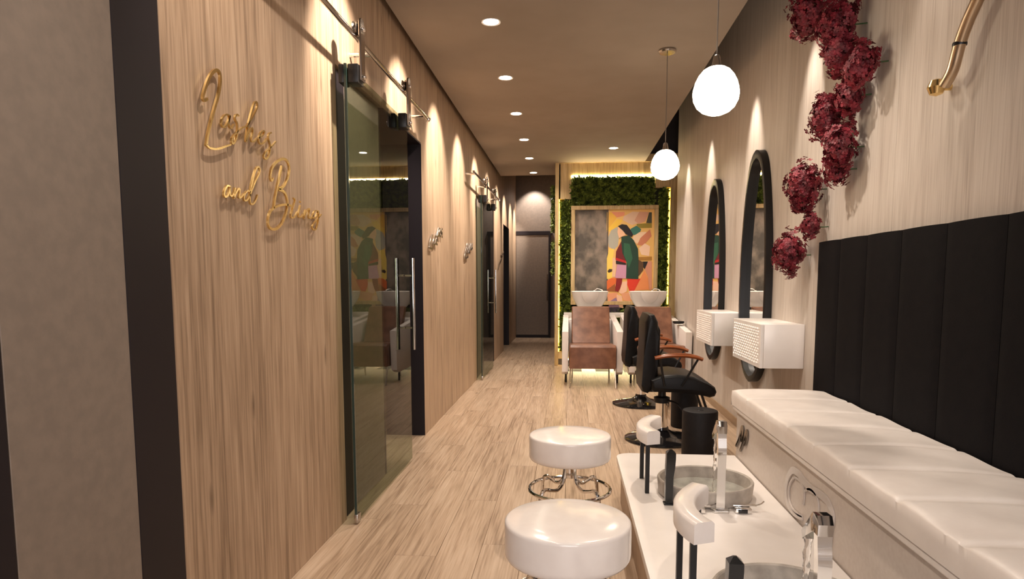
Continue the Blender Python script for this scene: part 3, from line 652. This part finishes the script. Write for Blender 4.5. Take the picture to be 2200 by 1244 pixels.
LOGO2 = [[(2.54, 0.285), (2.637, 0.27), (2.712, 0.283), (2.737, 0.329), (2.724, 0.387), (2.675, 0.434), (2.612, 0.445), (2.539, 0.431), (2.472, 0.426), (2.402, 0.433), (2.328, 0.434), (2.284, 0.421), (2.256, 0.397), (2.264, 0.349), (2.273, 0.278)], [(2.654, 0.412), (2.697, 0.369), (2.704, 0.319), (2.667, 0.286), (2.593, 0.283), (2.541, 0.293)], [(2.643, 0.417), (2.582, 0.421), (2.542, 0.405), (2.532, 0.377), (2.538, 0.341)], [(2.53, 0.395), (2.487, 0.418), (2.445, 0.424), (2.408, 0.416), (2.388, 0.39), (2.389, 0.348)]]
em2 = thing('relief_emblem', 'large pale raised swirl emblem low on the bench front', 'emblem')
EMW = mat('pale grey acrylic', srgb(196,186,178), .2)
for k, st in enumerate(LOGO2):
    mb = MB(); ribbon(mb, st, .9045, .899, (lambda t: .016+.014*math.sin(t*PI)) if k == 0 else .009); mb.build('stroke', EMW, em2)

# headboard
th = thing('headboard', 'black channelled upholstered wall panel behind the bench', 'headboard')
MB().box(1.365,.55,.60,XR-.001,3.735,1.385).build('backing_board', BLKMET, th)
ye = [3.742, 3.454, 3.155, 2.84, 2.515, 2.185, 1.86, 1.53, 1.2, .87, .54]
for a, b in zip(ye[:-1], ye[1:]):
    rows = []
    for j in range(9):
        z = .585+(1.402-.585)*j/8; r = []
        for k in range(13):
            u = k/12; y = b+(a-b)*u; dd = .008+.006*(1-abs(2*u-1)**8)*(1 if 0 < j < 8 else .55)
            r.append((1.362-dd, y+(.0015 if u == 0 else -.0015 if u == 1 else 0), z+(.002*math.sin(PI*u) if j == 8 else 0)))
        rows.append(r)
    mb = MB(); mb.grid(rows)
    mb.grid([rows[-1], [(1.384, p[1], p[2]-.002) for p in rows[-1]]]); mb.grid([[r[0] for r in rows], [(1.384, r[0][1], r[0][2]) for r in rows]]); mb.grid([[r[-1] for r in rows], [(1.384, r[-1][1], r[-1][2]) for r in rows]])
    mb.build('channel_panel', BLACKF, th, smooth=50)

# ------------------------------------------------------------------ pedicure platform
tp = thing('pedicure_platform', 'low white topped platform carrying the foot basins', 'platform')
r = .07; pf = [(.262,.4),(.262,3.575-r)]+[(.262+r-r*math.cos(a), 3.575-r+r*math.sin(a)) for a in [PI/2*k/8 for k in range(1,9)]]+[(.900,3.575),(.900,.4)]
MB().prism(pf, .222, .254, 'z', .003, 2).build('platform_top', WHITES, tp)
pf2 = [(.285,.45),(.285,3.5),(.32,3.55),(.899,3.55),(.899,.45)]
MB().prism(pf2, 0, .2215, 'z').build('platform_body', OAK, tp)

def basin(x, y, label):
    t = thing('foot_basin', label, 'basin', (x,y,.254), group='round concrete foot basins')
    MB().lathe([(0,0),(.19,0),(.2,.006),(.206,.068),(.203,.073),(.196,.074),(.192,.070),(.186,.02),(.17,.012),(.03,.010),(0,.010)], 0, 0, 56).build('bowl', CONC, t)
    MB().lathe([(0,.0102),(.024,.0105),(.026,.013),(.02,.015),(0,.015)], 0, 0, 20).build('drain', CHROME, t)
    MB().lathe([(0,.022),(.184,.022)], 0, 0, 40).build('water_surface', FILM, t)
BX = (0.604, 2.9, 0.327)
basin(BX[0], BX[1], 'farther round grey concrete foot basin on the white platform')
basin(BX[0]+.01, BX[1]-1.08, 'nearer round grey concrete foot basin cut by the picture bottom')

def faucet(x, y, label, h=.375, fl=.10):
    t = thing('faucet', label, 'faucet', (x,y,.254), group='square chrome faucets')
    w, d = .017, .0125
    MB().prism([(-.026,-.03),(.026,-.03),(.036,-.012),(.036,.012),(.026,.03),(-.026,.03),(-.036,.012),(-.036,-.012)], 0, .012, 'z', .003, 2).build('base_plate', CHROME, t)
    # bent square column: straight up, bulging forward at the top and folding to a spout
    c = smooth_path([(0,0,.01),(0,.0,.16),(0,-.006,.25),(0,.002,.30),(0,.006,h-.035)], 5)
    rows = []
    for p in c: rows.append([(p.x-w,p.y-d,p.z),(p.x+w,p.y-d,p.z),(p.x+w,p.y+d,p.z),(p.x-w,p.y+d,p.z)])
    MB().grid(rows, closed_u=True, cap=True).build('column', CHROME, t, smooth=25)
    sp = MB().prism([(-.010,h-.05),(-.014,h-.02),(-.002,h),(.03,h-.002),(fl,h-.075),(fl-.01,h-.095),(.02,h-.045)], -w*1.08, w*1.08, 'x', .002, 2).build('spout', DCHR, t)
    rows = []
    for k in range(22):
        z = h-.088-(h-.088-.03)*k/21; rr = .0085*(1-.35*k/21)+.0015*math.sin(k*1.9); a0 = k*.35
        rows.append([((rr*1.2)*math.cos(a0+2*PI*j/10)+.001*math.sin(k), fl-.004+.015*(k/21)**.6+rr*.7*math.sin(a0+2*PI*j/10), z) for j in range(10)])
    o = MB().grid(rows, closed_u=True, cap=True).build('water_stream', WATER, t, smooth=60)
FX = (0.623, 2.685, 0.254)
faucet(FX[0], FX[1], 'farther square chrome faucet pouring into the far foot basin')
faucet(FX[0]+.0, FX[1]-1.075, 'nearer square chrome faucet with folded spout and running water')

def control(x, y, label):
    t = thing('mixer_control', label, 'tap', (x,y,.254), group='flat chrome mixer controls')
    MB().box(-.035,-.02,0,.03,.012,.022,.004,2).build('body', CHROME, t)
    MB().box(-.025,-.026,.004,.012,-.0185,.02,.002).build('screen', BLKGLO, t)
    MB().box(-.04,.006,.022,.055,.026,.028,.002).build('lever', CHROME, t)
    MB().tube(smooth_path([(.05,.016,.024),(.075,.02,.03),(.09,.03,.038)]), .003, 6).build('lever_tip', CHROME, t)
CX_ = (0.715, 2.676, 0.26)
control(CX_[0], CX_[1], 'chrome mixer control to the right of the farther faucet')
CX2 = (0.538, 2.694, 0.26)
control(CX2[0]-.01, CX2[1]-.03, 'chrome mixer control half hidden behind the near footrest')

def handshower(x, y, label):
    t = thing('spray_post', label, 'spray', (x,y,.254), group='black square posts by the basins')
    w = .019
    MB().box(-w-.006,-w-.004,0,w,w,.006,.001).build('foot_plate', BLKMET, t)
    rows = []
    for z, s, dx in ((.004,.8,-.004),(.12,.85,-.003),(.16,.98,.0),(.20,1.0,.002),(.222,1.0,.002)):
        rows.append([(dx-w*s,-w*s,z),(dx+w*s,-w*s,z),(dx+w*s,w*s,z),(dx-w*s,w*s,z)])
    rows.append([(-.003,-.003,.236),(.006,-.003,.236),(.006,.004,.236),(-.003,.004,.236)])
    MB().grid(rows, closed_u=True, cap=True).build('post', mat('dark glossy metal', (.03,.03,.03,1), .15, .6), t, smooth=25)
SX = (0.43, 2.759, 0.254)
handshower(SX[0], SX[1], 'black square post beside the farther foot basin')
handshower(SX[0], SX[1]-1.08, 'black square post beside the nearer foot basin')

def footrest(x, y, label):
    """curved white rest on two thin black posts"""
    t = thing('foot_rest', label, 'footrest', (x,y,.254), group='curved white foot rests')
    h = .235; n = 24; rows = []
    for k in range(n+1):
        s = -1+2*k/n; yy = -.0-.185*s*-1; xx = .050*s*s+.026*s
        # arc bulging toward -x
        cyy = .172*s+.008; tx, ty = .10*s+.026, .172; l = math.hypot(tx,ty); nx_, ny_ = ty/l, -tx/l; hw = .032
        e = 1
        rows.append([(xx-nx_*hw, cyy-ny_*hw, h), (xx-nx_*hw, cyy-ny_*hw, h+.052), (xx-nx_*(hw-.008), cyy-ny_*(hw-.008), h+.060), (xx+nx_*(hw-.008), cyy+ny_*(hw-.008), h+.060), (xx+nx_*hw, cyy+ny_*hw, h+.052), (xx+nx_*hw, cyy+ny_*hw, h)])
    MB().grid(rows, closed_u=True, cap=True).build('pad', WHITEL, t, smooth=50)
    for yy in (-.105, .115): MB().box(-.002,yy-.009,0,.016,yy+.009,h).build('post', BLKMET, t, smooth=0)
    return t
footrest(.345, 3.0, 'farther curved white foot rest on two black posts')
footrest(.345, 1.92, 'nearer curved white foot rest on two black posts')

# ------------------------------------------------------------------ round stools
def stool(x, y, label):
    t = thing('round_stool', label, 'stool', (x,y,0), group='low round white stools')
    MB().lathe([(0,.385),(.17,.385),(.180,.389),(.185,.398),(.186,.41),(.186,.488),(.1852,.494),(.182,.498),(.177,.500),(.12,.505),(.06,.508),(0,.509)], 0, 0, 64).build('seat', WHITEL, t, smooth=40)
    MB().lathe([(.0,.30),(.03,.30),(.032,.31),(.032,.385),(.0,.385)], 0, 0, 24).build('hub', CHROME, t)
    MB().tube([(.185*math.cos(2*PI*k/48),.185*math.sin(2*PI*k/48),.245) for k in range(48)], .0085, 10, closed=True).build('foot_ring', CHROME, t)
    for a in (45,135,225,315):
        c, s = math.cos(math.radians(a)), math.sin(math.radians(a))
        pts = smooth_path([(r_*c, r_*s, z) for r_, z in ((.028,.375),(.030,.33),(.042,.285),(.075,.255),(.12,.262),(.155,.27),(.178,.245),(.186,.18),(.19,.05),(.192,.008))], 5)
        MB().tube(pts, .0085, 10).build('leg', CHROME, t)
    MB().tube([(.19*math.cos(2*PI*k/48),.19*math.sin(2*PI*k/48),.02) for k in range(48)], .006, 8, closed=True).build('floor_ring', CHROME, t)
stool(.0, 1.885, 'nearest round white stool, cut by the picture bottom')
stool(.008, 2.955, 'second round white stool with chrome ring legs fully in view')

# ------------------------------------------------------------------ brass wall rail
t = thing('brass_wall_rail', 'curved brass tube rail high on the right wall', 'rail')
bx_ = 1.30
BP = [(1.335, 2.608, 1.901), (1.335, 2.553, 1.895), (1.335, 2.508, 1.933), (1.335, 2.475, 2.008), (1.335, 2.434, 2.069), (1.335, 2.388, 2.118), (1.335, 2.334, 2.182), (1.335, 2.262, 2.246), (1.335, 2.184, 2.299)]
MB().tube(smooth_path(BP[1:], 6), .020, 14).build('tube', BRASS, t)
MB().lathe([(.0,-.032),(.022,-.024),(.031,0),(.022,.024),(0,.032)], 0, 0, 20).build('end_joint', GOLD, t, loc=BP[0])
MB().tube([BP[0],(XR,BP[0][1],BP[0][2])], .012, 12).build('wall_standoff', GOLD, t)
MB().lathe([(.022,-.006),(.023,0),(.022,.006)], 0, 0, 16).build('tube_collar', BLKMET, t, loc=BP[3])

# ------------------------------------------------------------------ flower heads
FL = [[(1.27, 3.816, 2.627), 0.1], [(1.27, 3.39, 2.409), 0.095], [(1.28, 3.372, 2.268), 0.075], [(1.29, 3.157, 2.163), 0.07], [(1.3, 3.308, 2.063), 0.068], [(1.28, 3.515, 2.017), 0.085], [(1.29, 3.359, 1.838), 0.078], [(1.31, 3.428, 1.746), 0.06], [(1.28, 3.794, 1.699), 0.098], [(1.31, 3.75, 1.494), 0.05], [(1.27, 3.993, 1.353), 0.09]]
labs = ['topmost large crimson flower head at the upper picture edge', 'crimson flower head at the top, right of the topmost', 'third crimson flower head down the wall cascade', 'crimson flower head jutting farthest right in the cascade', 'crimson flower head below the rightmost one', 'crimson flower head left of its dark stem, mid cascade', 'crimson flower head under the mid cascade stem', 'small crimson flower head hanging above the lone big one', 'large crimson flower head level with the mirror top', 'small crimson tuft between the two lowest flower heads', 'lowest crimson flower head beside the headboard corner']
def flower(i, c, r, label):
    t = thing('flower_head', label, 'flower', c, group='crimson flower cascade on the right wall')
    n = int(360*(r/.09)**2); V = []; F = []
    u = rng.normal(size=(n,3)); u /= np.linalg.norm(u, axis=1)[:,None]
    lump = 1+.26*np.sin(u[:,0]*5+i)*np.sin(u[:,2]*4+2*i)
    p = u*(r*lump*rng.uniform(.45,1.12,n)**.75)[:,None]*np.array([.7,.92,1.12])
    b = 0
    for k in range(n):
        d = Vector(u[k])*1.0+Vector(rng.normal(size=3))*.28; d.normalize(); q = d.to_track_quat('Z','Y'); P0 = Vector(p[k]); s = .0155*rng.uniform(.75,1.25)
        for j in range(4):
            a = j*PI/2+k
            pts = [(0,0,0),(s*.62*math.cos(a-.68),s*.62*math.sin(a-.68),.002),(s*1.02*math.cos(a-.36),s*1.02*math.sin(a-.36),.004*rng.random()),(s*1.02*math.cos(a+.36),s*1.02*math.sin(a+.36),.004*rng.random()),(s*.62*math.cos(a+.68),s*.62*math.sin(a+.68),.002)]
            for w_ in pts: V.append(tuple(P0+q @ Vector(w_)))
            F.append((b,b+1,b+2,b+3,b+4)); b += 5
    me = bpy.data.meshes.new('petals'); me.from_pydata(V,[],F); me.materials.append(PETAL)
    o = bpy.data.objects.new('petals', me); C.objects.link(o); o.parent = t; o['kind'] = 'stuff'
    e = (XR-c[0], 0, 0)
    MB().tube(smooth_path([(.0,0,0),(.03,-.03,-.01),(e[0],-.05,-.01)]), .0035, 6).build('stem', STEM, t)
    mb = MB()
    for k in range(10):
        a = 2*PI*k/10; mb.tube([(0,0,0),(.02,r*.45*math.cos(a),r*.45*math.sin(a)),(-r*.2,r*.75*math.cos(a),r*.75*math.sin(a))], .0015, 4)
    mb.build('stalks', STEM, t)
    return t
for i, (c, r_) in enumerate(FL): flower(i, c, r_*1.25, labs[i])
